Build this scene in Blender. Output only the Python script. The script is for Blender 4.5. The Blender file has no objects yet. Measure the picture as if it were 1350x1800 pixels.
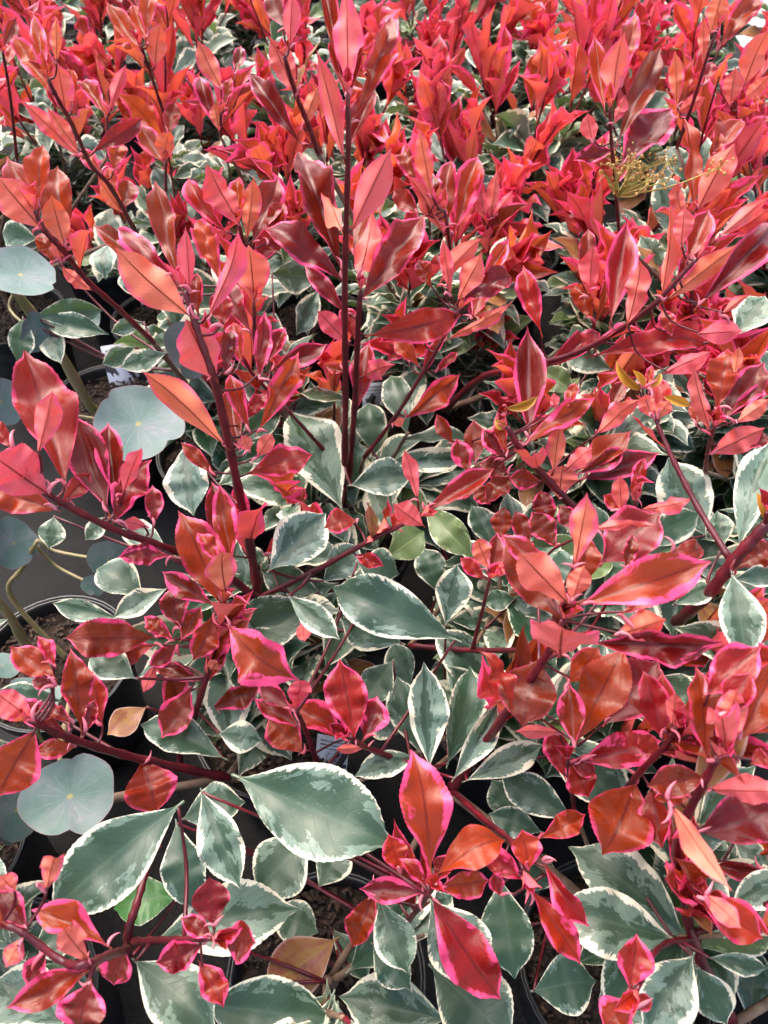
import bpy, math, random
import numpy as np
from mathutils import Matrix, Vector
random.seed(11); np.random.seed(11)
scene = bpy.context.scene
COL = scene.collection
# ------------------------------------------------------------------ camera, sky, sun, exposure
CAM_H, PITCH, F = 0.95, math.radians(50), 1360.0        # phone held above the pots; F = focal length in photo pixels
cam_d = bpy.data.cameras.new('camera'); cam = bpy.data.objects.new('camera', cam_d); COL.objects.link(cam)
cam.location = (0, 0, CAM_H); cam.rotation_euler = (math.pi/2 - PITCH, 0, 0)
cam_d.sensor_fit = 'VERTICAL'; cam_d.sensor_height = 36; cam_d.sensor_width = 27; cam_d.lens = 36*F/1800
cam_d.clip_start = 0.02; cam_d.clip_end = 200
cam_d.dof.use_dof = True; cam_d.dof.focus_distance = 0.66; cam_d.dof.aperture_fstop = 11
scene.camera = cam
world = bpy.data.worlds.new('World'); scene.world = world; world.use_nodes = True
wn = world.node_tree.nodes; wl = world.node_tree.links
SUN_EL, SUN_AZ = math.radians(58), math.radians(-35)
sky = wn.new('ShaderNodeTexSky'); sky.sky_type = 'NISHITA'; sky.sun_disc = False
sky.sun_elevation = SUN_EL; sky.sun_rotation = SUN_AZ; sky.air_density = 1.0; sky.dust_density = 6.0; sky.ozone_density = 1.0
wn['Background'].inputs['Strength'].default_value = 0.13
wl.new(sky.outputs[0], wn['Background'].inputs['Color'])
sun_d = bpy.data.lights.new('sun', 'SUN'); sun_d.energy = 1.25; sun_d.angle = math.radians(80); sun_d.color = (1, .96, .9)
sun = bpy.data.objects.new('sun', sun_d); COL.objects.link(sun)
sdir = Vector((math.sin(SUN_AZ)*math.cos(SUN_EL), math.cos(SUN_AZ)*math.cos(SUN_EL), math.sin(SUN_EL)))
sun.rotation_euler = sdir.to_track_quat('Z', 'Y').to_euler(); sun.location = sdir*5
scene.view_settings.view_transform = 'Standard'; scene.view_settings.look = 'None'
scene.view_settings.gamma = 1; scene.view_settings.exposure = 1.75
scene.cycles.max_bounces = 4; scene.cycles.diffuse_bounces = 3; scene.cycles.glossy_bounces = 2; scene.cycles.use_adaptive_sampling = True; scene.cycles.adaptive_threshold = .05
scene.cycles.sample_clamp_indirect = 6

C0 = np.array([0, 0, CAM_H])
FWD = np.array([0, math.cos(PITCH), -math.sin(PITCH)]); UPV = np.array([0, math.sin(PITCH), math.cos(PITCH)]); RGT = np.array([1., 0, 0])
def at(x, y, d): return C0 + d*(FWD + RGT*(x-675)/F + UPV*(900-y)/F)
def proj(p):
    v = np.asarray(p) - C0; d = v @ FWD
    if d < .05: return None
    return 675 + F*(v @ RGT)/d, 900 - F*(v @ UPV)/d, d
def nrm(v):
    v = np.asarray(v, float); n = np.linalg.norm(v); return v/n if n > 1e-9 else np.array([0, 0, 1.])
def rot(v, axis, a):
    axis = nrm(axis); v = np.asarray(v, float)
    return v*math.cos(a) + np.cross(axis, v)*math.sin(a) + axis*(axis @ v)*(1-math.cos(a))
U = random.uniform

# ------------------------------------------------------------------ materials
class NT:
    def __init__(s, name):
        s.m = bpy.data.materials.new(name); s.m.use_nodes = True
        s.t = s.m.node_tree; s.t.nodes.clear(); s.o = s.n('ShaderNodeOutputMaterial')
    def n(s, typ, **kw):
        x = s.t.nodes.new(typ)
        for k, v in kw.items(): setattr(x, k, v)
        return x
    def put(s, sock, v):
        if isinstance(v, bpy.types.NodeSocket): s.t.links.new(v, sock)
        elif v is not None:
            if hasattr(sock.default_value, '__len__') and not hasattr(v, '__len__'): v = (v, v, v)
            if hasattr(sock.default_value, '__len__') and len(sock.default_value) == 4 and len(v) == 3: v = (*v, 1)
            sock.default_value = v
    def math(s, op, a, b=None, c=None, clamp=False):
        x = s.n('ShaderNodeMath', operation=op, use_clamp=clamp)
        for i, v in enumerate((a, b, c)):
            if v is not None: s.put(x.inputs[i], v)
        return x.outputs[0]
    def mix(s, f, a, b):
        x = s.n('ShaderNodeMix', data_type='RGBA'); s.put(x.inputs['Factor'], f); s.put(x.inputs['A'], a); s.put(x.inputs['B'], b)
        return x.outputs['Result']
    def step(s, v, a, b):
        x = s.n('ShaderNodeMapRange', interpolation_type='SMOOTHSTEP')
        s.put(x.inputs['Value'], v); s.put(x.inputs['From Min'], a); s.put(x.inputs['From Max'], b)
        return x.outputs[0]
    def comb(s, x, y, z):
        c = s.n('ShaderNodeCombineXYZ')
        for i, v in enumerate((x, y, z)): s.put(c.inputs[i], v)
        return c.outputs[0]
    def noise(s, vec, scale, detail=2, rough=.5):
        x = s.n('ShaderNodeTexNoise'); s.put(x.inputs['Vector'], vec); x.inputs['Scale'].default_value = scale
        x.inputs['Detail'].default_value = detail; x.inputs['Roughness'].default_value = rough
        return x.outputs['Fac']
    def bump(s, h, strength, dist=.001):
        x = s.n('ShaderNodeBump'); x.inputs['Strength'].default_value = strength; x.inputs['Distance'].default_value = dist
        s.put(x.inputs['Height'], h); return x.outputs[0]
    def bsdf(s, col, rough=.5, spec=.5, normal=None, metal=0, **kw):
        x = s.n('ShaderNodeBsdfPrincipled'); s.put(x.inputs['Base Color'], col); s.put(x.inputs['Roughness'], rough)
        s.put(x.inputs['Specular IOR Level'], spec); s.put(x.inputs['Metallic'], metal)
        if normal is not None: s.put(x.inputs['Normal'], normal)
        for k, v in kw.items(): s.put(x.inputs[k], v)
        return x.outputs[0]
    def out(s, sh): s.t.links.new(sh, s.o.inputs['Surface']); return s.m

def leaf_coords(t):
    uv = t.n('ShaderNodeUVMap').outputs[0]
    sp = t.n('ShaderNodeSeparateXYZ'); t.put(sp.inputs[0], uv)
    us = t.math('MULTIPLY_ADD', sp.outputs[0], 2, -1); u = t.math('ABSOLUTE', us); v = sp.outputs[1]
    oi = t.n('ShaderNodeObjectInfo'); rnd = t.math('MULTIPLY', oi.outputs['Random'], 57.3)
    oc = t.n('ShaderNodeSeparateColor'); t.put(oc.inputs[0], oi.outputs['Color'])
    side = t.math('MULTIPLY', t.math('GREATER_THAN', us, 0), 7.7)
    s = t.math('SUBTRACT', v, t.math('MULTIPLY', u, .16))          # runs along the side veins
    back = t.n('ShaderNodeNewGeometry').outputs['Backfacing']
    return us, u, v, s, rnd, side, oc.outputs, back
def vein_masks(t, u, s, n, wob=None):
    w = t.math('MULTIPLY', s, n)
    if wob is not None: w = t.math('ADD', w, t.math('MULTIPLY', wob, 1.6))
    fr = t.math('FRACT', w)
    tri = t.math('ABSOLUTE', t.math('SUBTRACT', fr, .5))           # 0 at vein
    vein = t.math('SUBTRACT', 1, t.step(tri, .0, .07))
    mid = t.math('SUBTRACT', 1, t.step(u, .02, .07))
    return vein, mid, tri

def red_leaf():
    t = NT('young_red_leaf'); us, u, v, s, rnd, side, oc, back = leaf_coords(t)
    pink_amt, orange, tone = oc[0], oc[1], oc[2]
    n1 = t.noise(t.comb(t.math('MULTIPLY', s, 34), t.math('ADD', t.math('MULTIPLY', u, 2.2), side), rnd), 1.0, 4, .7)
    n2 = t.noise(t.comb(t.math('MULTIPLY', v, 4.0), t.math('ADD', t.math('MULTIPLY', us, 1.5), 3), rnd), 1.0, 2, .5)
    e = t.math('ADD', u, t.math('MULTIPLY', t.math('SUBTRACT', n1, .5), t.math('MULTIPLY_ADD', pink_amt, .55, .22)))
    e = t.math('ADD', e, t.math('MULTIPLY', t.math('SUBTRACT', n2, .5), t.math('MULTIPLY_ADD', pink_amt, 2.1, .25)))
    e = t.math('ADD', e, t.math('MULTIPLY', t.step(v, .72, 1.0), t.math('MULTIPLY', pink_amt, .6)))
    th = t.math('MULTIPLY_ADD', pink_amt, -.33, 1.09)
    pk = t.step(e, t.math('SUBTRACT', th, .16), t.math('ADD', th, .07))
    vein, mid, tri = vein_masks(t, u, t.math('SUBTRACT', s, t.math('MULTIPLY', t.math('MULTIPLY', u, u), .07)), 19, n2)
    n3 = t.noise(t.comb(t.math('MULTIPLY', v, 5), t.math('MULTIPLY', us, 2.4), rnd), 1.0, 2, .55)
    up = t.mix(orange, (.115, .003, .004, 1), (.125, .013, .0015, 1))
    up = t.mix(tone, up, t.mix(orange, (.46, .011, .012, 1), (.46, .055, .005, 1)))
    up = t.mix(t.math('MULTIPLY', n3, .3), up, (.10, .010, .003, 1))
    up = t.mix(t.math('MULTIPLY', vein, .5), up, (.035, .002, .002, 1))
    up = t.mix(t.math('MULTIPLY', mid, .75), up, (.06, .004, .003, 1))
    pink = t.mix(n3, (.88, .024, .15, 1), (.94, .12, .28, 1))
    up = t.mix(t.math('MULTIPLY', pk, .88), up, pink)
    spot = t.step(t.noise(t.comb(t.math('MULTIPLY', v, 16), t.math('MULTIPLY', us, 7), t.math('ADD', rnd, 4)), 1.0, 1), .76, .80)
    up = t.mix(t.math('MULTIPLY', spot, .6), up, (.06, .02, .012, 1))
    dn = t.mix(orange, (.84, .135, .165, 1), (.82, .23, .12, 1))
    dn = t.mix(t.math('MULTIPLY', n3, .3), dn, (.55, .08, .06, 1))
    dn = t.mix(t.math('MULTIPLY', vein, .45), dn, (.30, .03, .03, 1))
    dn = t.mix(t.math('MULTIPLY', mid, .8), dn, (.20, .035, .012, 1))
    dn = t.mix(t.math('MULTIPLY', pk, .75), dn, (.86, .10, .20, 1))
    col = t.mix(back, up, dn)
    h = t.math('ADD', t.math('MULTIPLY', vein, -.03), n3)
    bp = t.bump(h, .34, .0026)
    ro = t.math('MULTIPLY_ADD', back, .28, t.math('MULTIPLY_ADD', n3, .12, .22))
    sp = t.math('MULTIPLY_ADD', back, -.12, .32)
    pr = t.bsdf(col, ro, sp, bp)
    tr = t.n('ShaderNodeBsdfTranslucent'); t.put(tr.inputs[0], t.mix(pk, t.mix(orange, (.90, .065, .09, 1), (.90, .17, .05, 1)), (.95, .10, .25, 1))); 
    mx = t.n('ShaderNodeMixShader'); t.put(mx.inputs[0], t.math('MULTIPLY_ADD', tone, .30, .06))
    t.t.links.new(pr, mx.inputs[1]); t.t.links.new(tr.outputs[0], mx.inputs[2])
    return t.out(mx.outputs[0])

def green_leaf():
    t = NT('variegated_green_leaf'); us, u, v, s, rnd, side, oc, back = leaf_coords(t)
    cream_amt, yellow, bright = oc[0], oc[1], oc[2]
    n1 = t.noise(t.comb(t.math('MULTIPLY', s, 30), t.math('ADD', t.math('MULTIPLY', u, 2.2), side), rnd), 1.0, 4, .7)
    n2 = t.noise(t.comb(t.math('MULTIPLY', v, 2.6), t.math('ADD', t.math('MULTIPLY', us, 1.2), 3), rnd), 1.0, 2, .5)
    n5 = t.noise(t.comb(t.math('MULTIPLY', s, 7), t.math('ADD', t.math('MULTIPLY', us, 2.6), 9), rnd), 1.0, 4, .7)
    e = t.math('ADD', u, t.math('MULTIPLY', t.math('SUBTRACT', n1, .5), t.math('MULTIPLY_ADD', cream_amt, .8, .3)))
    e = t.math('ADD', e, t.math('MULTIPLY', t.math('SUBTRACT', n2, .5), t.math('MULTIPLY_ADD', cream_amt, 1.6, .05)))
    th = t.math('MULTIPLY_ADD', cream_amt, -.24, .99)
    cr = t.step(e, t.math('SUBTRACT', th, .02), t.math('ADD', th, .02))
    g = t.math('ADD', t.math('ADD', t.math('MULTIPLY', u, .5), t.math('MULTIPLY', n5, 1.3)), t.math('MULTIPLY', cream_amt, .55))
    gr = t.step(g, 1.17, 1.19)
    vein, mid, tri = vein_masks(t, u, t.math('SUBTRACT', s, t.math('MULTIPLY', t.math('MULTIPLY', u, u), .08)), 12, n2)
    n3 = t.noise(t.comb(t.math('MULTIPLY', v, 7), t.math('MULTIPLY', us, 3), rnd), 1.0, 2, .5)
    dark = t.mix(yellow, (.021, .052, .033, 1), (.14, .20, .045, 1))
    dark = t.mix(bright, dark, (.045, .19, .022, 1))
    dark = t.mix(t.math('MULTIPLY', n3, .5), dark, (.036, .074, .054, 1))
    grey = t.mix(yellow, (.115, .18, .145, 1), (.30, .36, .14, 1))
    cream = t.mix(n3, (.74, .68, .46, 1), (.76, .73, .60, 1))
    top = t.mix(gr, dark, grey)
    top = t.mix(t.math('MULTIPLY', vein, .45), top, (.012, .032, .022, 1))
    top = t.mix(t.math('MULTIPLY', mid, .5), top, t.mix(yellow, (.045, .09, .06, 1), (.3, .36, .12, 1)))
    spk = t.noise(t.comb(t.math('MULTIPLY', v, 90), t.math('MULTIPLY', us, 40), rnd), 1.0, 1)
    top = t.mix(t.math('MULTIPLY', t.step(spk, .70, .76), .35), top, (.45, .48, .42, 1))
    dn = t.mix(.65, top, (.36, .42, .30, 1))
    col = t.mix(back, t.mix(cr, top, cream), t.mix(cr, dn, (.76, .72, .55, 1)))
    h = t.math('ADD', t.math('MULTIPLY', vein, -.10), t.math('MULTIPLY', n3, .5))
    bp = t.bump(h, .45, .0013)
    ro = t.math('MULTIPLY_ADD', n3, .22, .27)
    pr = t.bsdf(col, ro, t.math('MULTIPLY_ADD', back, -.2, .5), bp)
    tr = t.n('ShaderNodeBsdfTranslucent'); t.put(tr.inputs[0], t.mix(cr, (.16, .30, .06, 1), (.80, .76, .45, 1)))
    mx = t.n('ShaderNodeMixShader'); mx.inputs[0].default_value = .16
    t.t.links.new(pr, mx.inputs[1]); t.t.links.new(tr.outputs[0], mx.inputs[2])
    return t.out(mx.outputs[0])

def plain_leaf(name, a, b, vn=9, rough=.45, vcol=(.3, .3, .2, 1), vamt=.3, edge=None, transl=.2, spec=.5):
    t = NT(name); us, u, v, s, rnd, side, oc, back = leaf_coords(t)
    n = t.noise(t.comb(t.math('MULTIPLY', v, 3), t.math('MULTIPLY', us, 2), rnd), 1.0, 5, .6)
    col = t.mix(t.step(n, .3, .7), a, b)
    vein, mid, tri = vein_masks(t, u, s, vn)
    col = t.mix(t.math('MULTIPLY', t.math('MAXIMUM', vein, mid), vamt), col, vcol)
    if edge: col = t.mix(t.step(t.math('ADD', u, t.math('MULTIPLY', n, .25)), 1.02, 1.1), col, edge)
    pr = t.bsdf(col, rough, spec, t.bump(n, .4, .001))
    tr = t.n('ShaderNodeBsdfTranslucent'); t.put(tr.inputs[0], col)
    mx = t.n('ShaderNodeMixShader'); mx.inputs[0].default_value = transl
    t.t.links.new(pr, mx.inputs[1]); t.t.links.new(tr.outputs[0], mx.inputs[2])
    return t.out(mx.outputs[0])

def euc_leaf():
    t = NT('blue_grey_waxy_leaf')
    uv = t.n('ShaderNodeUVMap').outputs[0]; sp = t.n('ShaderNodeSeparateXYZ'); t.put(sp.inputs[0], uv)
    ang, r = sp.outputs[0], sp.outputs[1]
    oi = t.n('ShaderNodeObjectInfo'); rnd = t.math('MULTIPLY', oi.outputs['Random'], 57.3)
    tc = t.n('ShaderNodeTexCoord'); n = t.noise(tc.outputs['Object'], 2.2, 5, .6); nf = t.noise(tc.outputs['Object'], 9, 4, .6)
    col = t.mix(t.step(n, .35, .7), (.075, .14, .12, 1), (.14, .175, .18, 1))
    fr = t.math('ABSOLUTE', t.math('SUBTRACT', t.math('FRACT', t.math('ADD', t.math('MULTIPLY', ang, 15), t.math('MULTIPLY', nf, .5))), .5))
    vein = t.math('MULTIPLY', t.math('SUBTRACT', 1, t.step(fr, 0, t.math('ADD', .03, t.math('MULTIPLY', t.math('SUBTRACT', 1, r), .12)))), t.math('SUBTRACT', 1, t.step(r, .45, .95)))
    col = t.mix(t.math('MULTIPLY', vein, .16), col, (.30, .46, .36, 1))
    col = t.mix(t.math('SUBTRACT', 1, t.step(r, .03, .09)), col, (.26, .23, .09, 1))
    col = t.mix(t.math('MULTIPLY', t.step(n, .6, .75), .6), col, (.30, .20, .27, 1))
    col = t.mix(t.math('MULTIPLY', t.step(r, .965, 1), .5), col, (.26, .10, .12, 1))
    pr = t.bsdf(col, .5, .4, t.bump(nf, .35, .001))
    return t.out(pr)

def stem_mat(name, a, b, rough=.35, scale=60):
    t = NT(name); tc = t.n('ShaderNodeTexCoord'); n = t.noise(tc.outputs['Object'], scale, 4, .6)
    return t.out(t.bsdf(t.mix(t.step(n, .3, .75), a, b), rough, .5, t.bump(n, .4, .002)))

def pot_mat():
    t = NT('black_plastic'); tc = t.n('ShaderNodeTexCoord'); n = t.noise(tc.outputs['Object'], 30, 5, .7); n2 = t.noise(tc.outputs['Object'], 160, 2)
    col = t.mix(t.step(n, .45, .75), (.012, .012, .014, 1), (.045, .043, .042, 1))
    return t.out(t.bsdf(col, t.math('MULTIPLY_ADD', n, .3, .25), .5, t.bump(n2, .15, .001)))
def soil_mat():
    t = NT('bark_compost'); tc = t.n('ShaderNodeTexCoord'); v = t.n('ShaderNodeTexVoronoi'); t.put(v.inputs['Vector'], tc.outputs['Object']); v.inputs['Scale'].default_value = 130
    n = t.noise(tc.outputs['Object'], 55, 6, .7)
    sp = t.n('ShaderNodeSeparateColor'); t.put(sp.inputs[0], v.outputs['Color'])
    col = t.mix(sp.outputs[0], (.006, .004, .003, 1), (.034, .020, .013, 1)); col = t.mix(t.step(n, .45, .75), col, (.02, .013, .010, 1))
    return t.out(t.bsdf(col, .85, .25, t.bump(n, .9, .004)))
def chip_mat():
    t = NT('bark_chip'); g = t.n('ShaderNodeNewGeometry'); r = g.outputs['Random Per Island']
    tc = t.n('ShaderNodeTexCoord'); n = t.noise(tc.outputs['Object'], 200, 3)
    col = t.mix(r, (.008, .005, .004, 1), (.065, .036, .021, 1))
    return t.out(t.bsdf(t.mix(t.math('MULTIPLY', n, .5), col, (.02, .012, .01, 1)), .8, .3))
def mat_mat():
    t = NT('woven_ground_cover'); tc = t.n('ShaderNodeTexCoord'); o = tc.outputs['Object']
    n = t.noise(o, 9, 6, .65); n2 = t.noise(o, 220, 2)
    sp = t.n('ShaderNodeSeparateXYZ'); t.put(sp.inputs[0], o)
    wv = t.math('MULTIPLY', t.math('SINE', t.math('MULTIPLY', sp.outputs[0], 1900)), t.math('SINE', t.math('MULTIPLY', sp.outputs[1], 1900)))
    col = t.mix(t.step(n, .35, .72), (.003, .003, .004, 1), (.012, .012, .012, 1)); col = t.mix(t.math('MULTIPLY', n2, .4), col, (.03, .027, .025, 1))
    return t.out(t.bsdf(col, .8, .2, t.bump(t.math('ADD', wv, t.math('MULTIPLY', n2, 2)), .35, .001)))
def concrete_mat():
    t = NT('pale_concrete'); tc = t.n('ShaderNodeTexCoord'); n = t.noise(tc.outputs['Object'], 6, 8, .7)
    return t.out(t.bsdf(t.mix(n, (.28, .27, .26, 1), (.46, .45, .44, 1)), .85, .3, t.bump(n, .4, .004)))
def label_mat():
    t = NT('printed_plant_label'); uv = t.n('ShaderNodeUVMap').outputs[0]; sp = t.n('ShaderNodeSeparateXYZ'); t.put(sp.inputs[0], uv)
    oi = t.n('ShaderNodeObjectInfo'); x, y = sp.outputs[0], sp.outputs[1]
    n = t.noise(t.comb(t.math('MULTIPLY', x, 5), t.math('MULTIPLY', y, 5), t.math('MULTIPLY', oi.outputs['Random'], 30)), 1, 3)
    blot = t.math('MULTIPLY', t.step(n, .52, .56), t.math('MULTIPLY', t.step(y, .1, .14), t.math('SUBTRACT', 1, t.step(y, .62, .66))))
    rows = t.math('MULTIPLY', t.math('GREATER_THAN', t.math('FRACT', t.math('MULTIPLY', y, 11)), .62), t.math('MULTIPLY', t.step(y, .7, .71), t.math('SUBTRACT', 1, t.step(y, .93, .94))))
    nn = t.noise(t.comb(t.math('MULTIPLY', x, 40), t.math('FLOOR', t.math('MULTIPLY', y, 11)), 0), 1, 1)
    rows = t.math('MULTIPLY', t.math('MULTIPLY', rows, t.math('GREATER_THAN', nn, .47)), t.math('MULTIPLY', t.step(x, .1, .12), t.math('SUBTRACT', 1, t.step(x, .85, .87))))
    col = t.mix(t.math('MAXIMUM', blot, rows), (.66, .66, .74, 1), (.05, .045, .06, 1))
    return t.out(t.bsdf(col, .3, .5))

M = dict(red=red_leaf(), green=green_leaf(), euc=euc_leaf(), pot=pot_mat(), soil=soil_mat(), chip=chip_mat(), mat=mat_mat(), conc=concrete_mat(), label=label_mat(),
    shoot=stem_mat('dark_red_stem', (.055, .003, .008, 1), (.14, .006, .014, 1), .35),
    wood=stem_mat('brown_woody_stem', (.10, .055, .035, 1), (.22, .14, .09, 1), .7),
    cane=stem_mat('olive_cane', (.20, .19, .07, 1), (.30, .20, .12, 1), .5, 25),
    yellow=plain_leaf('yellow_bud_leaf', (.50, .20, .03, 1), (.46, .28, .03, 1), rough=.3, vamt=.1, edge=(.8, .2, .1, 1)),
    old=plain_leaf('old_bronze_leaf', (.26, .07, .05, 1), (.34, .17, .04, 1), rough=.4, vcol=(.4, .3, .08, 1), vamt=.35, edge=(.5, .3, .25, 1)),
    stip=plain_leaf('pale_pink_stipule', (.80, .30, .36, 1), (.78, .10, .16, 1), vamt=0),
    bud=stem_mat('orange_flower_bud', (.55, .26, .08, 1), (.55, .38, .12, 1), .6, 300),
    stalk=stem_mat('yellow_green_stalk', (.42, .40, .08, 1), (.45, .28, .10, 1), .5, 80))

# ------------------------------------------------------------------ meshes
def mk_mesh(name, verts, faces, mat, uvs=None, smooth=True):
    me = bpy.data.meshes.new(name); me.from_pydata([tuple(map(float, v)) for v in verts], [], faces)
    me.materials.append(mat)
    if uvs is not None:
        lay = me.uv_layers.new(name='UVMap'); li = np.empty(len(me.loops), int); me.loops.foreach_get('vertex_index', li)
        lay.data.foreach_set('uv', np.asarray(uvs, float)[li].ravel())
    if smooth: me.polygons.foreach_set('use_smooth', [True]*len(me.polygons))
    me.update(); return me
def link(name, me, parent=None):
    o = bpy.data.objects.new(name, me); COL.objects.link(o)
    if parent: o.parent = parent
    return o

PROF = dict(red=(.55, 1.25), redw=(.55, 1.0), green=(.55, .98), bud=(.45, .8))   # where a blade is widest, how drawn out its ends are
def smooth_prof(kind, y):
    pk, q = PROF[kind]; p = math.log(.5)/math.log(pk); w = max(0, math.sin(math.pi*max(0, y)**p))**q
    w *= 1 - .42*math.exp(-((y-.94)/.06)**2)                         # drawn-out tip
    return max(w, .05*(1-y)) if y < .97 else w
def leaf_mesh(name, mat, kind, fold, bend, wave, twist, skew, seed, seg=46, tooth=.085, tipcurl=0):
    rs = np.random.RandomState(seed); us = [-1, -.88, -.6, -.28, 0, .28, .6, .88, 1]
    V, UVs, Fc = [], [], []; p1, p2, ph = rs.uniform(0, 6.28, 3); f1 = rs.uniform(8, 15)
    lob = rs.uniform(.92, 1.06, 2)
    for i in range(seg+1):
        y = i/seg; w = smooth_prof(kind, y)*.5
        mx = skew*math.sin(math.pi*y); arch = bend*4*y*(1-y)*(.6+.8*y) - tipcurl*max(0, y-.7)**2*6
        tw = twist*(y-.4)
        for u in us:
            au = abs(u); side = lob[0] if u < 0 else lob[1]; x = u*w*side; yy = y
            if au == 1 and 3 < i < seg-1:
                x += math.copysign(tooth*(.5 if i % 2 else -.35)*min(1, w*2.4), u); yy += .006 if i % 2 else 0
            r = au**1.3*w
            z = fold*r + wave*au*w*(math.sin(f1*y + (p1 if u < 0 else p2)) + .5*math.sin(2.1*f1*y+ph)) - fold*.28*au**3*w
            if au > .2: z += .006*math.sin(y*15*6.28 - au*15*.16*6.28)*(1-au)*2*wave
            ct, st = math.cos(tw), math.sin(tw); x2 = x*ct - z*st; z2 = x*st + z*ct
            V.append((x2+mx, yy, z2*.42 + arch)); UVs.append((u*.5+.5, y))
    nu = len(us)
    for i in range(seg):
        for j in range(nu-1):
            a = i*nu+j; Fc.append((a, a+1, a+nu+1, a+nu))
    b = len(V)                                                     # raised midrib below the blade and the short stalk
    for i in range(9):
        y = -.05 + 1.0*i/8; r = .016*(1-.85*i/8); yc = max(0, y)
        arch = bend*4*yc*(1-yc)*(.6+.8*yc) - tipcurl*max(0, yc-.7)**2*6; mx = skew*math.sin(math.pi*yc)
        for a in range(3):
            an = 2.094*a + 1.571
            V.append((mx + r*1.6*math.cos(an), y, arch - r*.45 + r*.5*math.sin(an))); UVs.append((.5, max(0, y)))
    for i in range(8):
        for a in range(3):
            Fc.append((b+i*3+a, b+i*3+(a+1) % 3, b+i*3+3+(a+1) % 3, b+i*3+3+a))
    return mk_mesh(name, V, Fc, mat, UVs)
LM = {'red_flat': [], 'red_fold': [], 'red_arch': [], 'red_wide': [], 'green': [], 'green_fold': [], 'green_arch': [], 'yellow': [], 'old': []}
for k in range(9):
    LM['red_flat'].append(leaf_mesh('red_leaf', M['red'], 'red', U(.35, .95), U(-.09, .13), U(.18, .42), U(-.8, .8), U(-.03, .03), 10+k, tipcurl=U(0, .15)))
    LM['red_fold'].append(leaf_mesh('red_leaf', M['red'], 'red', U(.9, 1.3), U(-.1, .0), U(.08, .22), U(-.4, .4), U(-.04, .04), 30+k, tipcurl=U(0, .3)))
    LM['red_arch'].append(leaf_mesh('red_leaf', M['red'], 'redw', U(.3, .6), U(.14, .22), U(.2, .42), U(-.7, .7), U(-.03, .03), 50+k))
    LM['red_wide'].append(leaf_mesh('red_leaf', M['red'], 'redw', U(.3, .9), U(-.08, .15), U(.22, .48), U(-.7, .7), U(-.03, .03), 70+k, tipcurl=U(0, .2)))
    LM['green'].append(leaf_mesh('green_leaf', M['green'], 'green', U(.25, .6), U(.0, .09), U(.08, .22), U(-.5, .5), U(-.03, .03), 90+k, tooth=.05))
    LM['green_fold'].append(leaf_mesh('green_leaf', M['green'], 'green', U(.7, 1.0), U(.03, .1), U(.1, .2), U(-.4, .4), U(-.04, .04), 110+k, tooth=.05))
    LM['green_arch'].append(leaf_mesh('green_leaf', M['green'], 'green', U(.2, .5), U(.1, .17), U(.06, .18), U(-.3, .3), U(-.03, .03), 130+k, tooth=.05))
for k in range(2):
    LM['yellow'].append(leaf_mesh('bud_leaf', M['yellow'], 'bud', 1.6, .1, .05, .2, .03, 150+k, seg=16, tooth=0))
    LM['old'].append(leaf_mesh('old_leaf', M['old'], 'green', .2, .04, .15, .2, 0, 160+k, tooth=.05))

def euc_mesh(seed):
    rs = np.random.RandomState(seed); V, UVs, Fc = [(0, 0, 0)], [(0, 0)], []; na, nr = 48, 7
    ph = rs.uniform(0, 6.28, 4)
    for j in range(1, nr+1):
        r = j/nr
        for a in range(na):
            th = 2*math.pi*a/na
            R = 1 + .07*math.sin(2*th+ph[0]) + .06*math.sin(3*th+ph[1]) + .02*math.sin(7*th+ph[2]) - .13*math.exp(-((abs((th+math.pi) % (2*math.pi)-math.pi)-1.571)/.16)**2)*(r**2)
            z = .10*r*r + .09*r*r*math.sin(2*th+ph[2]) + .02*r*r*math.sin(5*th+ph[3])
            V.append((R*r*math.cos(th)*.5, R*r*math.sin(th)*.5, z*.5)); UVs.append((a/na, r))
    for a in range(na): Fc.append((0, 1+a, 1+(a+1) % na))
    for j in range(nr-1):
        for a in range(na):
            b = 1+j*na; Fc.append((b+a, b+na+a, b+na+(a+1) % na, b+(a+1) % na))
    return mk_mesh('round_leaf', V, Fc, M['euc'], UVs)
LM['euc'] = [euc_mesh(200+k) for k in range(4)]

def tube_geo(pts, radii, sides=7):
    pts = [np.asarray(p, float) for p in pts]; V, Fc = [], []; n = len(pts); prev = None
    for i in range(n):
        t = nrm(pts[min(i+1, n-1)] - pts[max(i-1, 0)])
        if prev is None: prev = nrm(np.cross(t, [.3, .9, .1] if abs(t[2]) > .7 else [0, 0, 1.]))
        prev = nrm(prev - t*(prev @ t)); b = np.cross(t, prev)
        for a in range(sides):
            an = 2*math.pi*a/sides; V.append(pts[i] + radii[i]*(prev*math.cos(an) + b*math.sin(an)))
    for i in range(n-1):
        for a in range(sides):
            Fc.append((i*sides+a, i*sides+(a+1) % sides, (i+1)*sides+(a+1) % sides, (i+1)*sides+a))
    V += [pts[0], pts[-1]]; c0, c1 = len(V)-2, len(V)-1
    for a in range(sides):
        Fc.append((c0, (a+1) % sides, a)); Fc.append((c1, (n-1)*sides+a, (n-1)*sides+(a+1) % sides))
    return V, Fc
def curve_pts(pts, n):
    """Catmull-Rom through pts"""
    pts = [np.asarray(p, float) for p in pts]
    if len(pts) == 2: return [pts[0] + (pts[1]-pts[0])*i/n for i in range(n+1)]
    P = [2*pts[0]-pts[1]] + pts + [2*pts[-1]-pts[-2]]; out = []; m = len(pts)-1; per = max(2, n//m)
    for s in range(m):
        a, b, c, d = P[s:s+4]
        for i in range(per):
            t = i/per; out.append(.5*(2*b + (c-a)*t + (2*a-5*b+4*c-d)*t*t + (3*b-a-3*c+d)*t**3))
    out.append(pts[-1]); return out
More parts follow.
